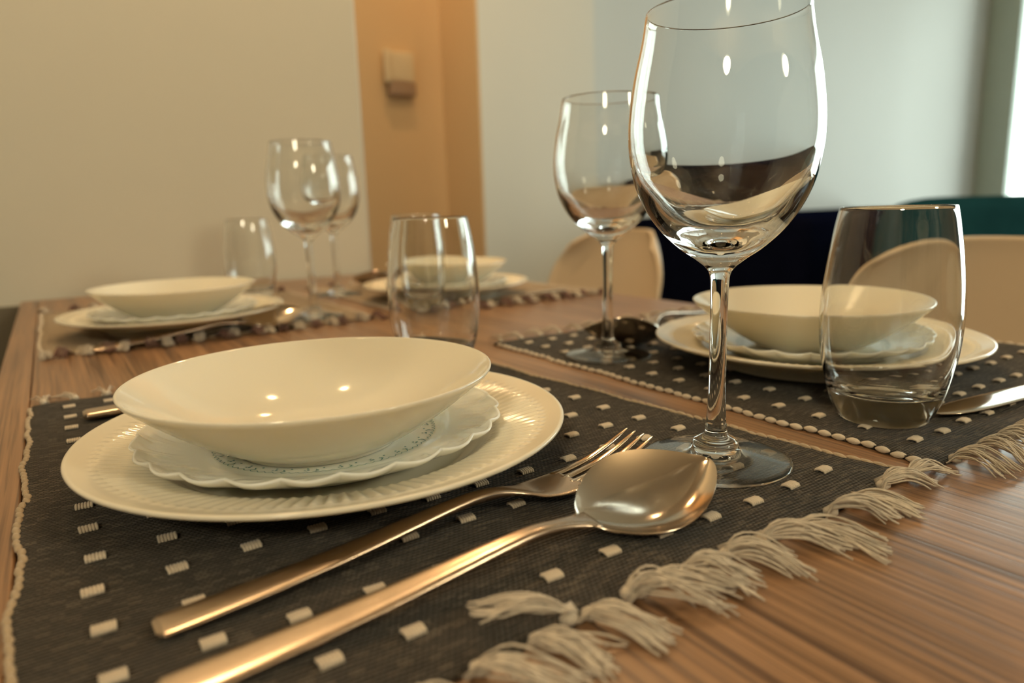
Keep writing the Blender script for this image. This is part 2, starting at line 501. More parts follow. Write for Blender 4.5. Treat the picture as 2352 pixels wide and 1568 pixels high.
# ------------------------------------------------------------------ shell chairs
def make_chair(loc, rz, label):
    t = thing('shell_chair', loc, rz, label, 'chair', 'beige shell chairs')
    # side profile of the shell, front of the seat -> top of the backrest (local x forward = -x)
    prof = catmull([(-0.235, 0, 0.425), (-0.215, 0, 0.448), (-0.10, 0, 0.442), (0.05, 0, 0.430), (0.15, 0, 0.450), (0.205, 0, 0.55), (0.235, 0, 0.68), (0.255, 0, 0.795), (0.258, 0, 0.832)], 6)
    nT = 24
    V, Fc = [], []
    n = len(prof)
    for i, p in enumerate(prof):
        s = i/(n-1)
        back = min(1, max(0, (p[2]-0.46)/0.12))
        hw = 0.205+0.03*math.sin(min(1, s*1.6)*PI)*(1-back)+0.012*back
        top = max(0.0, (p[2]-0.66)/(0.832-0.66))
        hw *= (1-0.30*top**3.2) if top < 1 else 0.70
        fr = max(0, 1-s/0.14); hw *= 1-0.14*fr**2
        for j in range(nT+1):
            tt = -1+2*j/nT
            x = p[0] - back*0.085*abs(tt)**2.2*(1-0.2*top)
            z = p[2] + (1-back)*0.030*abs(tt)**3 - 0.034*abs(tt)**4*(top**2)
            V.append((x, hw*tt, z))
    for i in range(n-1):
        for j in range(nT):
            a = i*(nT+1)+j
            Fc.append((a, a+1, a+nT+2, a+nT+1))
    o = obj('seat_shell', mesh_from('seat_shell', V, Fc, M_shell), t)
    md = o.modifiers.new('thick', 'SOLIDIFY'); md.thickness = 0.008; md.offset = 0
    for sx in (-1, 1):
        for sy in (-1, 1):
            v, f = tube([(0.10*sx-0.02, 0.13*sy, 0.425), (0.21*sx-0.02, 0.22*sy, 0.0)], [0.014, 0.009], 10)
            obj('leg', mesh_from('leg', v, f, M_leg), t)
    v, f = merge([tube([(-0.15, -0.15, 0.33), (0.11, 0.15, 0.33)], [0.004]*2, 6), tube([(-0.15, 0.15, 0.33), (0.11, -0.15, 0.33)], [0.004]*2, 6)])
    obj('brace', mesh_from('brace', v, f, M_black), t)
    return t
chA = make_chair((0.785, 1.150, 0), -0.16, 'beige shell chair at the far right of the table, seen left of the dark sofa')
chB = dup(chA, (0.72, 0.365, 0), 0.0, 'beige shell chair seen through and right of the nearest tumbler')

# ------------------------------------------------------------------ sofa and tub chair
sf = thing('sofa', (2.8, 1.75, 0), 0, 'low dark navy sofa with straight arms against the pale far wall', 'sofa')
rel(box('backrest', 2.02, 3.72, 1.98, 2.18, 0.12, Z0+0.070, M_navy, sf, 0.03), sf)
rel(box('arm', 2.02, 2.20, 1.36, 1.985, 0.12, Z0+0.068, M_navy, sf, 0.03), sf)
rel(box('arm', 3.54, 3.72, 1.36, 1.985, 0.12, Z0+0.04, M_navy, sf, 0.03), sf)
rel(box('base', 2.19, 3.55, 1.38, 1.99, 0.12, 0.30, M_navy, sf, 0.02), sf)
for x in (2.205, 2.88):
    rel(box('seat_cushion', x, x+0.66, 1.36, 1.97, 0.30, 0.45, M_navy, sf, 0.04), sf)
    rel(box('back_cushion', x, x+0.66, 1.84, 1.99, 0.45, 0.80, M_navy, sf, 0.05), sf)
for x in (2.07, 3.62):
    for y in (1.42, 2.10):
        rel(box('foot', x, x+0.05, y, y+0.05, 0, 0.12, M_black, sf), sf)

tc = thing('tub_chair', (2.41, 0.935, 0), 0, 'teal velvet tub armchair in front of the window', 'armchair')
def tub():
    V, Fc = [], []
    n = 40; r0, r1 = 0.30, 0.40
    prof = [(r1-0.03, 0.10), (r1, 0.16), (r1+0.005, 0.60), (r1, 0.84), (r1-0.03, Z0+0.122), (r1-0.06, Z0+0.122), (r0, 0.84), (r0, 0.50), (r0, 0.12)]
    for i in range(n+1):
        a = math.radians(110) + math.radians(320)*i/n
        e = abs(i/n-0.5)*2
        drop = 0.12*max(0, (e-0.6)/0.4)**2
        for r, z in prof:
            zz = z-(drop if z > 0.7 else 0)
            V.append((r*math.cos(a), r*math.sin(a), zz))
    k = len(prof)
    for i in range(n):
        for j in range(k):
            j2 = (j+1) % k
            Fc.append((i*k+j, i*k+j2, (i+1)*k+j2, (i+1)*k+j))
    Fc.append(tuple(range(k))); Fc.append(tuple(reversed(range(n*k, n*k+k))))
    return V, Fc
v, f = tub(); obj('curved_back', outward(mesh_from('curved_back', v, f, M_teal)), tc)
v, f = lathe([(0, 0.10), (0.27, 0.10), (0.295, 0.14), (0.295, 0.40), (0.27, 0.45), (0, 0.46)], 40)
obj('seat_cushion', outward(mesh_from('seat_cushion', v, f, M_teal)), tc)
for k in range(4):
    a = PI/4+k*PI/2
    v, f = tube([(0.25*math.cos(a), 0.25*math.sin(a), 0.10), (0.28*math.cos(a), 0.28*math.sin(a), 0)], [0.016, 0.010], 10)
    obj('leg', mesh_from('leg', v, f, M_leg), tc)

# ------------------------------------------------------------------ place mats
rng = random.Random(7)
dot_cache = {}
def dot_mesh():
    """raised woven float: six short yarn strands lying side by side"""
    parts = []
    w = 0.0084; n = 6
    for k in range(n):
        x = -w/2 + w*(k+0.5)/n
        pts = [(x, -0.0030, -0.0004), (x, -0.0024, 0.0007), (x, 0, 0.0011), (x, 0.0024, 0.0007), (x, 0.0030, -0.0004)]
        parts.append(tube(pts, [0.0006, 0.00074, 0.0008, 0.00074, 0.0006], 6))
    v, f = merge(parts)
    return mesh_from('woven_dot', v, f, M_cream)
DOT = dot_mesh()
for _v in DOT.vertices: _v.co *= 0.9
def bead_mesh(mat, sc):
    v, f = [], []
    n, k = 7, 8
    for i in range(n+1):
        t = i/n; r = math.sin(PI*min(0.97, max(0.03, t)))**0.6
        for j in range(k):
            a = 2*PI*j/k + t*1.1
            v.append((0.0021*r*math.cos(a)*sc, (-0.0040+0.0080*t)*(2-sc if sc < 1 else 1), 0.0019*r*math.sin(a)*sc))
    for i in range(n):
        for j in range(k):
            f.append((i*k+j, i*k+(j+1) % k, (i+1)*k+(j+1) % k, (i+1)*k+j))
    f.append(tuple(reversed(range(k)))); f.append(tuple(range(n*k, (n+1)*k)))
    return mesh_from('edge_stitch', v, f, mat)
M_tan = yarn('tan_edge_yarn', (0.40, 0.31, 0.21))
BEAD = bead_mesh(M_cream, 1.0)
BEAD_T = bead_mesh(M_tan, 0.82)

def smooth_noise(seed):
    r = random.Random(seed); ph = [(r.uniform(0, 6.28), r.uniform(0.7, 1.3)) for _ in range(6)]
    return lambda t: sum(math.sin(t*(k+1)*1.7*q+p)/(k+1) for k, (p, q) in enumerate(ph))/1.6

def tassel(seed, nstr, L, ang, spread=0.5, rootw=0.004, lift=0.006, ends_z=-0.0022, curl=0.6, thick=0.00042, bend=0.0, seg=9, sides=5):
    """bundle of cotton strands; root at origin, pointing along angle ang in the table plane"""
    r = random.Random(seed); parts = []
    dx, dy = math.cos(ang), math.sin(ang); nx, ny = -dy, dx
    for s in range(nstr):
        q = r.uniform(-1, 1); h0 = r.uniform(-0.6, 1.0)
        side_end = q*spread*L*0.5 + r.gauss(0, 0.0012)
        ln = L*r.uniform(0.78, 1.08)
        cw = r.uniform(-1, 1)*curl*0.004; ph = r.uniform(0, 6.28)
        pts, rad = [], []
        zt = lift*r.uniform(0.5, 1.15)
        for i in range(seg+1):
            t = i/seg
            a = t*ln
            lat = q*rootw*(1-t)**1.5*(1-0.75*math.exp(-((t-0.13)/0.08)**2)) + side_end*t**1.25 + cw*math.sin(t*3.2+ph)*t + bend*L*t*t
            z = -0.0005 + h0*0.0016*(1-t) + zt*math.sin(PI*min(1, t*1.02))**0.8*(1-0.35*t) + (ends_z+0.0008)*t + abs(h0)*0.0009*t
            z = max(z, ends_z+0.0004 + 0.0012*(h0+0.6)*t)
            pts.append((dx*a+nx*lat, dy*a+ny*lat, z)); rad.append(thick*(1.0 if t < 0.9 else 0.8))
        parts.append(tube(pts, rad, sides))
    # binding of the knot at the root
    kp = [(dx*a+0, dy*a+0, 0.0006) for a in (-0.001, 0.0008, 0.0030, 0.0050)]
    parts.append(tube(kp, [0.0010, 0.0024, 0.0023, 0.0012], 8))
    return merge(parts)

def make_mat(name, cx, cy, W, Lg, rot, label, mat, seed, taper=0.0, dots=None, fringe_near=None, fringe_far=None, tmat=None, beads=True, nx=70, ny=90, wave=0.0005, bead=None, skip=None, fine=True, lift_edge=None):
    """W along x (short, fringed ends at +-y), Lg along y"""
    t = thing(name, (cx, cy, Z0), rot, label, 'place mat', 'fringed woven place mats')
    e1, e2 = smooth_noise(seed+1), smooth_noise(seed+2)
    g1 = smooth_noise(seed+3)
    def warp(x, y):
        s = y/Lg+0.5
        X = x-taper*s*(x+W/2)/W
        ex = 0.0016*(e1(y*30) if x < 0 else e2(y*34))*(abs(x)/(W/2))**3
        # rounded corners
        if taper and x < 0: X += 0.005*max(0.0, (-s-0.22)/0.28)**2*min(1, abs(x)/0.1)
        cxr = max(0, abs(x)-(W/2-0.012)); cyr = max(0, abs(y)-(Lg/2-0.012))
        X += ex - math.copysign(1, x)*min(cyr, 0.012)**2*cxr*18
        return X, y + 0.0015*g1(x*30)*(abs(y)/(Lg/2))**4
    def height(x, y):
        z = wave*(math.sin(x*41+seed)*math.sin(y*33+seed*2)+0.5*math.sin(x*97+y*71+seed))
        edge = max(0.0, 1-(W/2-abs(x))/0.02)
        z = z*min(1, (W/2-abs(x))/0.01+0.25)
        if lift_edge: z += lift_edge(x, y)
        return min(z-0.0007, 0.004)
    V, Fc = [], []
    for i in range(nx+1):
        for j in range(ny+1):
            x = -W/2+W*i/nx; y = -Lg/2+Lg*j/ny
            X, Y = warp(x, y); V.append((X, Y, height(x, y)))
    nb = len(V)
    for k in range(nb):
        V.append((V[k][0], V[k][1], max(-0.00295, V[k][2]-0.0024)))
    st = ny+1
    for i in range(nx):
        for j in range(ny):
            a = i*st+j
            Fc.append((a, a+st, a+st+1, a+1)); Fc.append((nb+a, nb+a+1, nb+a+st+1, nb+a+st))
    for j in range(ny):
        Fc.append((j, j+1, nb+j+1, nb+j)); a = nx*st+j; Fc.append((a+1, a, nb+a, nb+a+1))
    for i in range(nx):
        a = i*st; Fc.append((a+st, a, nb+a, nb+a+st)); a = i*st+ny; Fc.append((a, a+st, nb+a+st, nb+a))
    obj('woven_cloth', mesh_from('woven_cloth', V, Fc, mat), t)
    r = random.Random(seed)
    if dots:
        for x, y in dots:
            if skip and skip(x, y): continue
            X, Y = warp(x, y)
            obj('woven_dot', DOT, t, (X+r.uniform(-.0006, .0006), Y+r.uniform(-.0006, .0006), height(x, y)+0.0006), (0, 0, r.uniform(-.06, .06)+0.02))
    if beads:
        nb_ = int(Lg/(0.0066 if bead else 0.0088))
        for sx in (-1, 1):
            for k in range(nb_):
                y = -Lg/2+0.006+(Lg-0.012)*(k+0.5)/nb_
                X, Y = warp(sx*W/2, y)
                obj('edge_stitch', bead or BEAD, t, (X+sx*0.0002, Y, height(sx*W/2, y)-0.0005+r.uniform(-.0003, .0003)), (r.uniform(-.1, .1), 0, r.uniform(-.15, .15)-0.12*sx))
    for sgn, fr in ((-1, fringe_near), (1, fringe_far)):
        if not fr: continue
        for k, args in enumerate(fr):
            x = args.pop('x'); y0 = sgn*Lg/2; X, Y = warp(x, y0)
            mt = args.pop('mat', tmat or M_tassel)
            me = mesh_from('tassel', *tassel(seed*100+k+(50 if sgn > 0 else 0), **args), mt)
            obj('tassel', me, t, (X, Y, height(x, y0)*0.5))
    return t

# near left mat (the one in front of the camera)
M1cx, M1W, M1y0, M1y1 = (-0.027+0.336)/2, 0.363, 0.164, 0.612
def grid(x0, dx, nx, y0, dy, ny, cx, cy):
    return [(x0+dx*i-cx, y0+dy*j-cy) for i in range(nx) for j in range(ny)]
cx, cy = M1cx, (M1y0+M1y1)/2
near = []
rr = random.Random(3)
n_t = 17
for k in range(n_t):
    x = -M1W/2+0.006+(M1W-0.012)*k/(n_t-1)
    u = x+cx
    ang = math.radians(-48+10*math.sin(k*1.3)+rr.uniform(-14, 14)) if u > 0.14 else math.radians(-72+rr.uniform(-16, 16))
    d = dict(x=x, nstr=26, L=0.031*rr.uniform(0.85, 1.12), ang=ang, spread=rr.uniform(0.35, 0.75), lift=0.0075*rr.uniform(0.7, 1.3), curl=rr.uniform(0.8, 2.2), bend=rr.uniform(-0.25, 0.25), rootw=0.006)
    if u > 0.31: d['ang'] = math.radians(-20+rr.uniform(-10, 15)); d['L'] = 0.027
    near.append(d)
# two tassels folded back over the cloth
near.append(dict(x=0.128-cx, nstr=18, L=0.031, ang=math.radians(166), spread=0.32, lift=0.009, ends_z=0.004, curl=1.0, bend=-0.25, rootw=0.004))
near.append(dict(x=0.150-cx, nstr=9, L=0.024, ang=math.radians(-10), spread=0.9, lift=0.010, curl=2.4, bend=-0.4, rootw=0.004))
near.append(dict(x=0.200-cx, nstr=8, L=0.024, ang=math.radians(-20), spread=0.9, lift=0.011, curl=2.6, bend=-0.5, rootw=0.004))
far = [dict(x=-M1W/2+0.008+(M1W-0.016)*k/15, nstr=10, L=0.026, ang=math.radians(90+rr.uniform(-25, 25)), spread=0.6, lift=0.005, seg=6, sides=4) for k in range(16)]
mat1 = make_mat('place_mat', cx, cy, M1W, M1y1-M1y0, 0, 'near left dark brown place mat with cream dots, under the fluted plate', M_mat_dark, 1, taper=0.036,
    dots=grid(-0.001, 0.0280, 12, 0.190, 0.0305, 14, cx, cy), fringe_near=near, fringe_far=far, bead=BEAD_T,
    skip=lambda x, y: math.hypot(x+cx-0.117, y+cy-0.362) < 0.066 or (abs(x+cx-0.11) < 0.014 and y+cy < 0.20))
cxr, cyr = 0.532, 0.374
far3 = [dict(x=-0.165+0.33*k/13, nstr=10, L=0.024, ang=math.radians(105+rr.uniform(-30, 30)), spread=0.5, lift=0.008, seg=7, sides=4, curl=1.5) for k in range(14)]
near3 = [dict(x=-0.160+0.33*k/14, nstr=20, L=0.028, ang=math.radians(-75+rr.uniform(-25, 25)), spread=0.7, lift=0.010, curl=1.2, rootw=0.006) for k in range(15)]
mat3 = make_mat('place_mat', cxr, cyr, 0.345, 0.422, 0, 'near right dark brown place mat with cream dots and beaded edge', M_mat_dark, 5,
    dots=grid(0.384, 0.0283, 11, 0.187, 0.0288, 14, cxr, cyr), fringe_near=near3, fringe_far=far3,
    skip=lambda x, y: math.hypot(x+cxr-0.501, y+cyr-0.328) < 0.066, wave=0.0006)
def beige_fr(n, W, sgn, L=0.024):
    out = []
    for k in range(n):
        out.append(dict(x=-W/2+0.006+(W-0.012)*k/(n-1), nstr=16, L=L*rr.uniform(.8, 1.1), ang=math.radians(sgn*90+rr.uniform(-30, 30)), spread=0.55, lift=0.009, seg=6, sides=4, curl=1.2, thick=0.0006, rootw=0.006,
            mat=M_tassel_brown if k % 2 else M_tassel))
    return out
mat2 = make_mat('place_mat', 0.157, 1.040, 0.360, 0.400, 0, 'beige place mat with brown and white fringe at the far left', M_mat_beige, 9,
    fringe_near=beige_fr(20, 0.36, -1), fringe_far=beige_fr(12, 0.36, 1, 0.018), nx=40, ny=40)
mat4 = make_mat('place_mat', 0.545, 1.035, 0.325, 0.420, 0, 'beige place mat with brown and white fringe at the far right', M_mat_beige, 12,
    fringe_near=beige_fr(18, 0.325, -1), fringe_far=beige_fr(10, 0.325, 1, 0.018), nx=40, ny=40)

# ------------------------------------------------------------------ crockery
def smoothprof(pts, n=5):
    return [(float(p[0]), float(p[1])) for p in catmull([(a, b_, 0) for a, b_ in pts], n)]

def dinner_plate_mesh():
    top = smoothprof([(0.0001, 0.0050), (0.03, 0.0050), (0.066, 0.0052), (0.076, 0.0068), (0.083, 0.0112), (0.088, 0.0142), (0.095, 0.0163), (0.104, 0.0188), (0.112, 0.0206), (0.116, 0.0212), (0.121, 0.0226), (0.1243, 0.0236)], 6)
    edge = [(0.1254, 0.0236), (0.1260, 0.0229), (0.1257, 0.0219)]
    bot = smoothprof([(0.1240, 0.0208), (0.116, 0.0182), (0.105, 0.0155), (0.092, 0.0115), (0.083, 0.0072), (0.078, 0.0030), (0.0765, 0.0004), (0.075, 0.0000), (0.073, 0.0004), (0.071, 0.0020), (0.05, 0.0022), (0.0001, 0.0022)], 3)
    prof = top+edge+bot
    nt = len(top)
    def fn(T, r, z, i):
        # 108 flutes pressed into the rim between an inner and an outer smooth band
        w = np.clip((r-0.0865)/0.004, 0, 1)*np.clip((0.1135-r)/0.003, 0, 1)*(i < nt)
        w = w*w*(3-2*w)
        c = np.cos(108*T)
        z2 = z + w*0.00062*(np.sign(c)*np.abs(c)**0.7)
        # tiny beaded ring just outside the flutes
        w2 = np.exp(-((r-0.1145)/0.0012)**2)*(i < nt)
        return r, z2+w2*0.00022*c
    v, f = lathe(prof, 108*8, fn)
    me = mesh_from('dinner_plate', v, f, M_plate)
    return clean(me, 2e-5)

LOBES = 24
def dessert_plate_mesh():
    top = smoothprof([(0.0001, 0.0088), (0.03, 0.0088), (0.054, 0.0090), (0.062, 0.0098), (0.068, 0.0113), (0.078, 0.0137), (0.086, 0.0160), (0.0905, 0.0184), (0.0925, 0.0198)], 5)
    edge = [(0.0934, 0.0200), (0.0938, 0.0193), (0.0934, 0.0185)]
    bot = smoothprof([(0.090, 0.0158), (0.083, 0.0125), (0.070, 0.0070), (0.062, 0.0035), (0.055, 0.0012), (0.052, 0.0), (0.050, 0.0010), (0.03, 0.0020), (0.0001, 0.0020)], 3)
    prof = top+edge+bot; nt = len(top)+3
    def fn(T, r, z, i):
        w = np.clip((r-0.070)/0.022, 0, 1)**2
        lob = np.abs(np.sin(LOBES*T/2))
        lob2 = np.abs(np.sin(LOBES*T/2+0.5))
        r2 = r + w*(0.0026*lob-0.0016)
        z2 = z - w*0.0013*lob + w*0.0008
        w3 = np.clip((r-0.072)/0.008, 0, 1)*np.clip((0.092-r)/0.006, 0, 1)*(i < nt)
        z2 = z2 + w3*0.00028*np.cos(LOBES*3*T+r*700) + w3*0.00035*np.sin(LOBES*T*1.0+r*260)
        return r2, z2
    v, f = lathe(prof, LOBES*22, fn)
    return clean(mesh_from('dessert_plate', v, f, M_opal), 2e-5)

def dessert_z(r):
    pts = [(0.0, 0.0088), (0.054, 0.0090), (0.062, 0.0098), (0.068, 0.0113), (0.078, 0.0137)]
    return float(np.interp(r, [p[0] for p in pts], [p[1] for p in pts]))

def print_mesh():
    V, Fc = [], []
    def ribbon(path, w):
        base = len(V)
        for i, (a, r) in enumerate(path):
            p0 = path[max(i-1, 0)]; p1 = path[min(i+1, len(path)-1)]
            x0, y0, x1, y1 = p0[1]*math.cos(p0[0]), p0[1]*math.sin(p0[0]), p1[1]*math.cos(p1[0]), p1[1]*math.sin(p1[0])
            d = math.hypot(x1-x0, y1-y0) or 1
            nx_, ny_ = -(y1-y0)/d*w/2, (x1-x0)/d*w/2
            x, y = r*math.cos(a), r*math.sin(a)
            for s in (1, -1):
                X, Y = x+s*nx_, y+s*ny_
                V.append((X, Y, dessert_z(math.hypot(X, Y))+0.00022))
        for i in range(len(path)-1):
            q = base+2*i; Fc.append((q, q+1, q+3, q+2))
    n = 88; r0 = 0.0565
    for k in range(n):
        a0 = 2*PI*k/n; a1 = 2*PI*(k+1)/n
        ribbon([(a0+(a1-a0)*t/8, r0+0.0017*math.sin(PI*t/8)) for t in range(9)], 0.00046)
        if k % 4 == 0:
            ribbon([(a0+0.018*math.sin(t*0.5), r0-0.0032*t/6) for t in range(7)], 0.00060)
            ribbon([(a0+0.03-0.016*t/5, r0-0.0008-0.0016*math.sin(t*0.62)) for t in range(6)], 0.00044)
    m_ = 44
    def dot(a, r, s):
        base = len(V)
        x, y = r*math.cos(a), r*math.sin(a)
        for q in range(8):
            X, Y = x+s*math.cos(q*PI/4), y+s*math.sin(q*PI/4); V.append((X, Y, dessert_z(math.hypot(X, Y))+0.00022))
        Fc.append(tuple(range(base, base+8)))
    for k in range(m_):
        a = 2*PI*(k+0.5)/m_
        dot(a, 0.0522, 0.00060)
        if k % 2: dot(a+0.01, 0.0540, 0.00070); dot(a-0.018, 0.0545, 0.00055)
    return mesh_from('printed_border', V, Fc, M_print, smooth=False)

def bowl_mesh():
    inner = smoothprof([(0.0001, 0.0038), (0.024, 0.0040), (0.037, 0.0056), (0.051, 0.0108), (0.065, 0.0190), (0.078, 0.0284), (0.0872, 0.0350), (0.0905, 0.0375)], 6)
    edge = [(0.0914, 0.0381), (0.0921, 0.0378), (0.0921, 0.0370)]
    outer = smoothprof([(0.0910, 0.0354), (0.083, 0.0286), (0.071, 0.0192), (0.057, 0.0098), (0.047, 0.0042), (0.0420, 0.0018), (0.0408, 0.0), (0.039, 0.0), (0.0375, 0.0013), (0.02, 0.0016), (0.0001, 0.0016)], 5)
    v, f = lathe(inner+edge+outer, 160)
    return clean(mesh_from('soup_bowl', v, f, M_bowl), 2e-5)

PL, DP, PR_, BW = dinner_plate_mesh(), dessert_plate_mesh(), print_mesh(), bowl_mesh()
for me in (PL, DP, BW): outward(me)
places = [((0.117, 0.362), (0.113, 0.361), (0.107, 0.3545), 'near left mat by the fork', 0.0),
          ((0.119, 0.934), (0.119, 0.934), (0.119, 0.928), 'far left beige mat', 0.7),
          ((0.514, 0.338), (0.512, 0.338), (0.508, 0.337), 'right mat behind the nearest tumbler', 1.9),
          ((0.503, 0.955), (0.505, 0.957), (0.507, 0.958), 'far right beige mat', 2.8)]
for (pc, dc, bc, where, rot) in places:
    o = obj('dinner_plate', PL, None, (pc[0], pc[1], Z0+0.0002), (0, 0, rot)); tag(o, 'ivory fluted dinner plate on the '+where, 'plate', 'dinner plates')
    o = obj('dessert_plate', DP, None, (dc[0], dc[1], Z0+0.0056), (0, 0, rot)); tag(o, 'scalloped white dessert plate stacked on the '+where, 'plate', 'dessert plates')
    obj('printed_border', PR_, o)
    b_ = obj('soup_bowl', BW, None, (bc[0], bc[1], Z0+0.0148), (0, 0, rot)); tag(b_, 'plain white soup bowl stacked on the '+where, 'bowl', 'soup bowls')

# ------------------------------------------------------------------ glasses (open surfaces that meet edge to edge, so the glass stays one body)
def part_lathe(name, prof, n, parent_mesh_mat=M_glass):
    v, f = lathe(prof, n)
    me = mesh_from(name, v, f, parent_mesh_mat)
    return clean(me, 1e-6)

def wine_glass(loc, label):
    t = thing('wine_glass', loc, 0, label, 'wine glass', 'tall stemmed wine glasses')
    # outside from the rim down to the stem
    out_b = smoothprof([(0.0372, 0.2184), (0.0392, 0.2060), (0.0427, 0.1900), (0.0447, 0.1750), (0.0452, 0.1650), (0.0447, 0.1550), (0.0418, 0.1410), (0.0362, 0.1285), (0.0285, 0.1180), (0.0200, 0.1100), (0.0125, 0.1048), (0.0078, 0.1012)], 7)
    wall = 0.0011
    inn = smoothprof([(0.0001, 0.1135), (0.008, 0.1145), (0.0165, 0.1180), (0.0250, 0.1235), (0.0330, 0.1320), (0.0395, 0.1425), (0.0430, 0.1550), (0.0439, 0.1650), (0.0435, 0.1750), (0.0415, 0.1900), (0.0381, 0.2060), (0.0362, 0.2184)], 7)
    rim = [(0.0364, 0.2190), (0.0368, 0.2192), (0.0371, 0.2189)]
    bowl = part_lathe('bowl', list(reversed(out_b)) + list(reversed(rim)) + list(reversed(inn)), 144)
    stem_p = [(0.0078, 0.1012)] + smoothprof([(0.0055, 0.0985), (0.0046, 0.0940), (0.0043, 0.080), (0.0043, 0.050), (0.0047, 0.028), (0.0051, 0.0205)], 5)
    stem = part_lathe('stem', list(reversed(stem_p)), 96)
    foot_p = [(0.0051, 0.0205), (0.0056, 0.0185), (0.0053, 0.0172), (0.0057, 0.0160), (0.0060, 0.0148), (0.0068, 0.0136), (0.0095, 0.0122), (0.0112, 0.0108), (0.0116, 0.0095), (0.0109, 0.0085), (0.0112, 0.0078), (0.0125, 0.0070),
              (0.018, 0.0056), (0.026, 0.0038), (0.033, 0.0022), (0.0372, 0.0014), (0.0380, 0.0009), (0.0378, 0.0003), (0.0365, 0.0), (0.033, 0.0003), (0.020, 0.0022), (0.008, 0.0034), (0.0001, 0.0036)]
    foot_s = foot_p[:12] + smoothprof(foot_p[11:16], 4)[1:] + foot_p[16:19] + smoothprof(foot_p[18:], 4)[1:]
    foot = part_lathe('foot', list(reversed(foot_s)), 144)
    for me in (bowl, stem, foot):
        bm = bmesh.new(); bm.from_mesh(me); bm.normal_update()
        bm.to_mesh(me); bm.free()
    obj('bowl', bowl, t); obj('stem', stem, t); obj('foot', foot, t)
    return t
def fix_dir(me, test_z, outer=True):
    """make the outside surface face away from the axis"""
    bm = bmesh.new(); bm.from_mesh(me); bm.normal_update()
    best = None
    for fc in bm.faces:
        c = fc.calc_center_median(); rr_ = math.hypot(c.x, c.y)
        if abs(c.z-test_z) < 0.006 and (best is None or rr_ > best[0]): best = (rr_, fc)
    c = best[1].calc_center_median(); n_ = best[1].normal
    if (n_.x*c.x+n_.y*c.y) < 0:
        bmesh.ops.reverse_faces(bm, faces=bm.faces[:])
    bm.to_mesh(me); bm.free()
wg = wine_glass((0.276, 0.2335, Z0), 'large empty wine glass standing closest to the camera beside the spoon')
for ch in wg.children:
    fix_dir(ch.data, {'bowl': 0.165, 'stem': 0.06, 'foot': 0.0015}[ch.name.split('.')[0]])
for loc, lb in [((0.403, 0.464), 'empty wine glass on the near right mat, partly behind the closest wine glass'),
                ((0.275, 0.890), 'empty wine glass at the far left, in front of its twin'),
                ((0.385, 1.110), 'empty wine glass half hidden behind the far left wine glass')]:
    dup(wg, (loc[0], loc[1], Z0), 0.3, lb)

def tumbler(loc, label):
    t = thing('tumbler', loc, 0, label, 'tumbler', 'barrel shaped water tumblers')
    H = 0.1265
    out = smoothprof([(0.0302, H-0.0006), (0.0325, 0.1150), (0.0352, 0.0980), (0.0373, 0.0800), (0.0381, 0.0630), (0.0372, 0.0440), (0.0345, 0.0280)], 7)
    low = smoothprof([(0.0345, 0.0280), (0.0312, 0.0150), (0.0268, 0.0045), (0.0245, 0.0012), (0.0225, 0.0), (0.0190, 0.0004), (0.012, 0.0016), (0.0001, 0.0020)], 6)
    inn = smoothprof([(0.0001, 0.0165), (0.014, 0.0166), (0.0240, 0.0178), (0.0292, 0.0212), (0.0325, 0.0300), (0.0352, 0.0450), (0.0363, 0.0630), (0.0356, 0.0800), (0.0336, 0.0980), (0.0309, 0.1150), (0.0287, H-0.0006)], 7)
    rim = [(0.0289, H), (0.0294, H+0.0002), (0.0299, H)]
    body = part_lathe('glass_wall', list(reversed(out))+list(reversed(rim))+list(reversed(inn)), 144)
    base = part_lathe('thick_base', list(reversed(low)), 144)
    fix_dir(body, 0.063); fix_dir(base, 0.02)
    obj('glass_wall', body, t); obj('thick_base', base, t)
    return t
tm = tumbler((0.410, 0.2200, Z0), 'nearest clear tumbler, at the right in front of a bowl and chair')
for loc, lb in [((0.262, 0.520), 'clear tumbler in the middle, just behind the large white bowl'),
                ((0.257, 1.134), 'clear tumbler at the far left behind the white bowl'),
                ((0.400, 0.835), 'clear tumbler hidden behind the middle tumbler')]:
    dup(tm, (loc[0], loc[1], Z0), 0.4, lb)

# ------------------------------------------------------------------ cutlery. Local x runs from the handle end to the tip
def strip(stations, nsec=14):
    """stations: (x, z, halfwidth, halfthickness, crown) -> closed swept body"""
    V, Fc = [], []
    for (x, z, hw, ht) in stations:
        for k in range(nsec):
            a = 2*PI*k/nsec
            ca, sa = math.cos(a), math.sin(a)
            y = hw*math.copysign(abs(ca)**0.55, ca); zz = z+ht*math.copysign(abs(sa)**0.9, sa)
            V.append((x, y, zz))
    n = len(stations)
    for i in range(n-1):
        for k in range(nsec):
            k2 = (k+1) % nsec
            Fc.append((i*nsec+k, (i+1)*nsec+k, (i+1)*nsec+k2, i*nsec+k2))
    Fc.append(tuple(range(nsec))); Fc.append(tuple(reversed(range((n-1)*nsec, n*nsec))))
    return V, Fc

def stations(pts, n=6):
    P = [np.array(p, float) for p in pts]
    P = [2*P[0]-P[1]] + P + [2*P[-1]-P[-2]]
    out = []
    for i in range(1, len(P)-2):
        for k in range(n):
            t = k/n
            out.append(0.5*((2*P[i])+(-P[i-1]+P[i+1])*t+(2*P[i-1]-5*P[i]+4*P[i+1]-P[i+2])*t*t+(-P[i-1]+3*P[i]-3*P[i+1]+P[i+2])*t**3))
    out.append(P[-2]); return [tuple(q) for q in out]

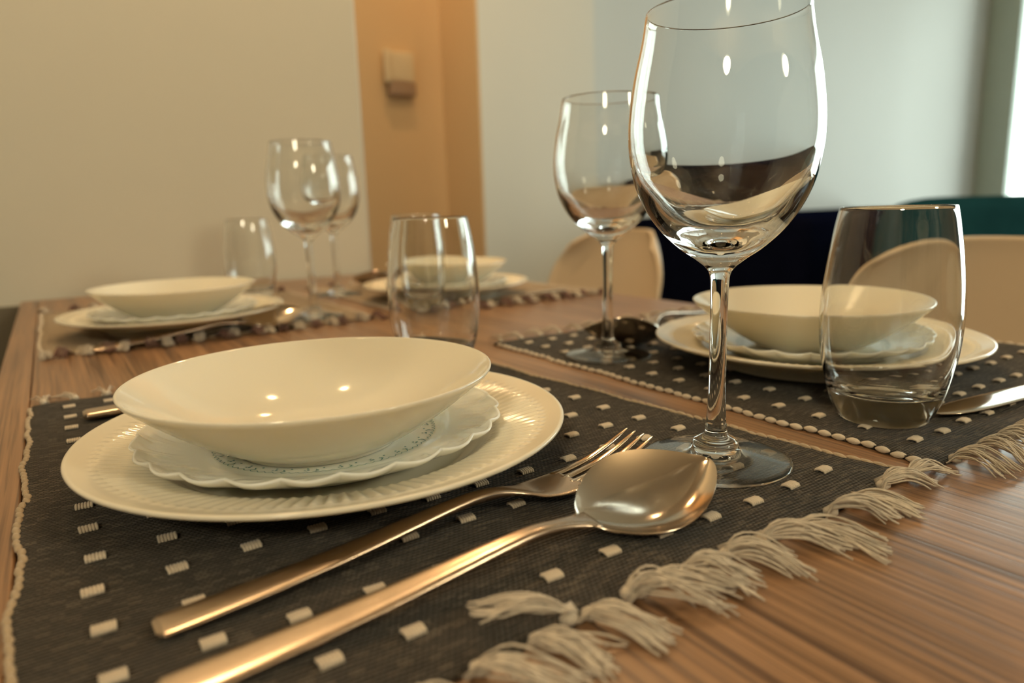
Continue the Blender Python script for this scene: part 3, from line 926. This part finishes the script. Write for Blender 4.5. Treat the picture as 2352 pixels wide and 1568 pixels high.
handle_pts = [(0.0, 0.0014, 0.0050, 0.0008), (0.0016, 0.0015, 0.0068, 0.0011), (0.005, 0.0017, 0.0076, 0.0012), (0.03, 0.0026, 0.0073, 0.0013), (0.065, 0.0046, 0.0063, 0.0015), (0.095, 0.0072, 0.0052, 0.0018), (0.118, 0.0092, 0.0043, 0.0020), (0.132, 0.0096, 0.0038, 0.0021), (0.144, 0.0084, 0.0037, 0.0019)]

def make_spoon(loc, rz, label):
    t = thing('spoon', loc, rz, label, 'spoon', 'steel table spoons')
    hs = stations([(p[0], p[1], p[2]*(0.94 if p[0] < 0.09 else 0.95), p[3]) for p in handle_pts] + [(0.153, 0.0072, 0.0048, 0.0014), (0.160, 0.0060, 0.0070, 0.0010)])
    v, f = strip(hs)
    obj('handle', outward(mesh_from('handle', v, f, M_steel_b)), t)
    # bowl: egg outline, rim plane dipping then rising to the tip
    nS, nT = 40, 32
    x0, x1 = 0.154, 0.229
    def surf(off):
        V = []
        for i in range(nS+1):
            s = i/nS
            x = x0+(x1-x0)*(0.5-0.5*math.cos(PI*s))
            q = (x-x0)/(x1-x0)
            hw = 0.0236*max(1e-4, (math.sin(PI*q**0.95))**0.60)
            if q < 0.12: hw = max(hw, 0.0045*(1-q/0.12))
            depth = 0.0088*(math.sin(PI*min(1, max(0, q)))**0.75)
            for j in range(nT+1):
                u = -1+2*j/nT
                rimz = 0.0080+0.0075*q + 0.0052*math.sin(u*PI/2)*math.sin(PI*min(1, q*1.05))
                y = hw*math.sin(u*PI/2)
                w = abs(math.sin(u*PI/2))
                z = rimz - depth*(1-w**2.3) + 0.0
                V.append((x, y, z-off))
        return V
    A, B = surf(0), surf(0.0011)
    V = A+B; nb = len(A); Fc = []; st = nT+1
    for i in range(nS):
        for j in range(nT):
            a = i*st+j
            Fc.append((a, a+1, a+st+1, a+st)); Fc.append((nb+a, nb+a+st, nb+a+st+1, nb+a+1))
    for i in range(nS):
        a = i*st; Fc.append((a, a+st, nb+a+st, nb+a)); a = i*st+nT; Fc.append((a+st, a, nb+a, nb+a+st))
    for j in range(nT):
        a = j; Fc.append((a+1, a, nb+a, nb+a+1)); a = nS*st+j; Fc.append((a, a+1, nb+a+1, nb+a))
    obj('spoon_bowl', outward(mesh_from('spoon_bowl', V, Fc, M_steel_p)), t)
    return t

FS = 0.965
def fsc(v): return [(p[0]*FS, p[1], p[2]) for p in v]
def make_fork(loc, rz, label):
    t = thing('fork', loc, rz, label, 'fork', 'steel table forks')
    hs = stations(handle_pts + [(0.155, 0.0060, 0.0058, 0.0014), (0.163, 0.0040, 0.0100, 0.0010), (0.172, 0.0030, 0.0122, 0.0009), (0.182, 0.0028, 0.0126, 0.0009), (0.1865, 0.0029, 0.0125, 0.0009)])
    v, f = strip(hs, 18); v = fsc(v)
    obj('handle', outward(mesh_from('handle', v, f, M_steel_b)), t)
    for k in range(4):
        yc = (-1.5+k)*0.0066
        st = stations([(0.183, 0.0028, 0.0024, 0.0009), (0.192, 0.0032, 0.00205, 0.0010), (0.206, 0.0052, 0.0018, 0.0010), (0.220, 0.0092, 0.0015, 0.0009), (0.230, 0.0130, 0.0011, 0.0007), (0.235, 0.0151, 0.0005, 0.0004)], 5)
        v, f = strip(st, 10)
        v = [(a, b_+yc*(1-0.12*(a-0.183)/0.052), c) for a, b_, c in v]; v = fsc(v)
        obj('tine', outward(mesh_from('tine', v, f, M_steel_p)), t)
    return t

def make_knife(loc, rz, label):
    t = thing('table_knife', loc, rz, label, 'knife', 'steel table knives')
    hs = stations([(0.0, 0.0030, 0.0050, 0.0018), (0.0016, 0.0030, 0.0080, 0.0024), (0.006, 0.0030, 0.0092, 0.0028), (0.04, 0.0032, 0.0086, 0.0030), (0.09, 0.0034, 0.0070, 0.0030), (0.108, 0.0032, 0.0060, 0.0026), (0.118, 0.0030, 0.0062, 0.0016)])
    v, f = strip(hs)
    obj('handle', outward(mesh_from('handle', v, f, M_steel_b)), t)
    bs = stations([(0.114, 0.0030, 0.0062, 0.0011), (0.125, 0.0028, 0.0085, 0.0009), (0.16, 0.0026, 0.0105, 0.0008), (0.20, 0.0024, 0.0108, 0.0007), (0.222, 0.0022, 0.0085, 0.0006), (0.234, 0.0020, 0.0040, 0.0005), (0.237, 0.0020, 0.0008, 0.0003)])
    v, f = strip(bs)
    v = [(a, b_+0.004*math.sin(min(1, max(0, (a-0.12)/0.117))*PI*0.5), c) for a, b_, c in v]
    obj('blade', outward(mesh_from('blade', v, f, M_steel_p)), t)
    return t

def setrot(o, rx, ry, rz):
    o.rotation_euler = Matrix.Rotation(rz, 3, 'Z').to_4x4().to_3x3() .copy().to_euler() if False else (Matrix.Rotation(rz, 3, 'Z') @ Matrix.Rotation(ry, 3, 'Y') @ Matrix.Rotation(rx, 3, 'X')).to_euler()

def aim(o, a, b_, roll=0.0, lift=0.0):
    """lay a piece of cutlery from handle end a towards b"""
    rz = math.atan2(b_[1]-a[1], b_[0]-a[0])
    o.location = (a[0], a[1], Z0+(a[2] if len(a) > 2 else 0.0))
    setrot(o, roll, -lift, rz)

fk = make_fork((0, 0, Z0), 0, 'steel fork beside the near left plate, tines behind the spoon bowl')
aim(fk, (0.012, 0.237, 0.0006), (0.242, 0.2505), 0.0, 0.012)
sp = make_spoon((0, 0, Z0), 0, 'large steel spoon at the front, its bowl resting over the fork')
aim(sp, (0.0085, 0.2010, 0.0004), (0.240, 0.2065), 0.12, 0.012)
kn = make_knife((0, 0, Z0), 0, 'steel knife behind the near left plate, only its handle end showing')
aim(kn, (0.004, 0.541, 0.0006), (0.24, 0.545))

f2 = dup(fk, (0, 0, Z0), 0, 'steel fork half under the far left plate'); aim(f2, (0.030, 0.853, 0.0004), (0.25, 0.862), 0, 0.0)
s2 = dup(sp, (0, 0, Z0), 0, 'steel spoon in front of the far left plate'); aim(s2, (0.022, 0.828, 0.0006), (0.25, 0.850), 0.15, 0.02)
k2 = dup(kn, (0, 0, Z0), 0, 'steel knife behind the far left plate'); aim(k2, (0.02, 1.085, 0.0006), (0.25, 1.085))
f3 = dup(fk, (0, 0, Z0), 0, 'steel fork on the near right mat, beyond its plate'); aim(f3, (0.665, 0.570, 0.0006), (0.445, 0.505), 0, 0.03)
s3 = dup(sp, (0, 0, Z0), 0, 'dark reflecting steel spoon behind the foot of the second wine glass'); aim(s3, (0.600, 0.380, 0.0020), (0.398, 0.497), 0.50, 0.02)
k3 = dup(kn, (0, 0, Z0), 0, 'steel knife at the right edge, beside the nearest tumbler'); aim(k3, (0.668, 0.166, 0.0006), (0.443, 0.203))
f4 = dup(fk, (0, 0, Z0), 0, 'steel fork behind the far right plate'); aim(f4, (0.680, 1.120, 0.0006), (0.455, 1.145), 0, 0.03)
s4 = dup(sp, (0, 0, Z0), 0, 'dark spoon tip beyond the far right plate'); aim(s4, (0.665, 1.160, 0.0006), (0.435, 1.175), 0.45, 0.02)
k4 = dup(kn, (0, 0, Z0), 0, 'steel knife in front of the far right plate, on the beige mat'); aim(k4, (0.650, 0.850, 0.0006), (0.43, 0.842))
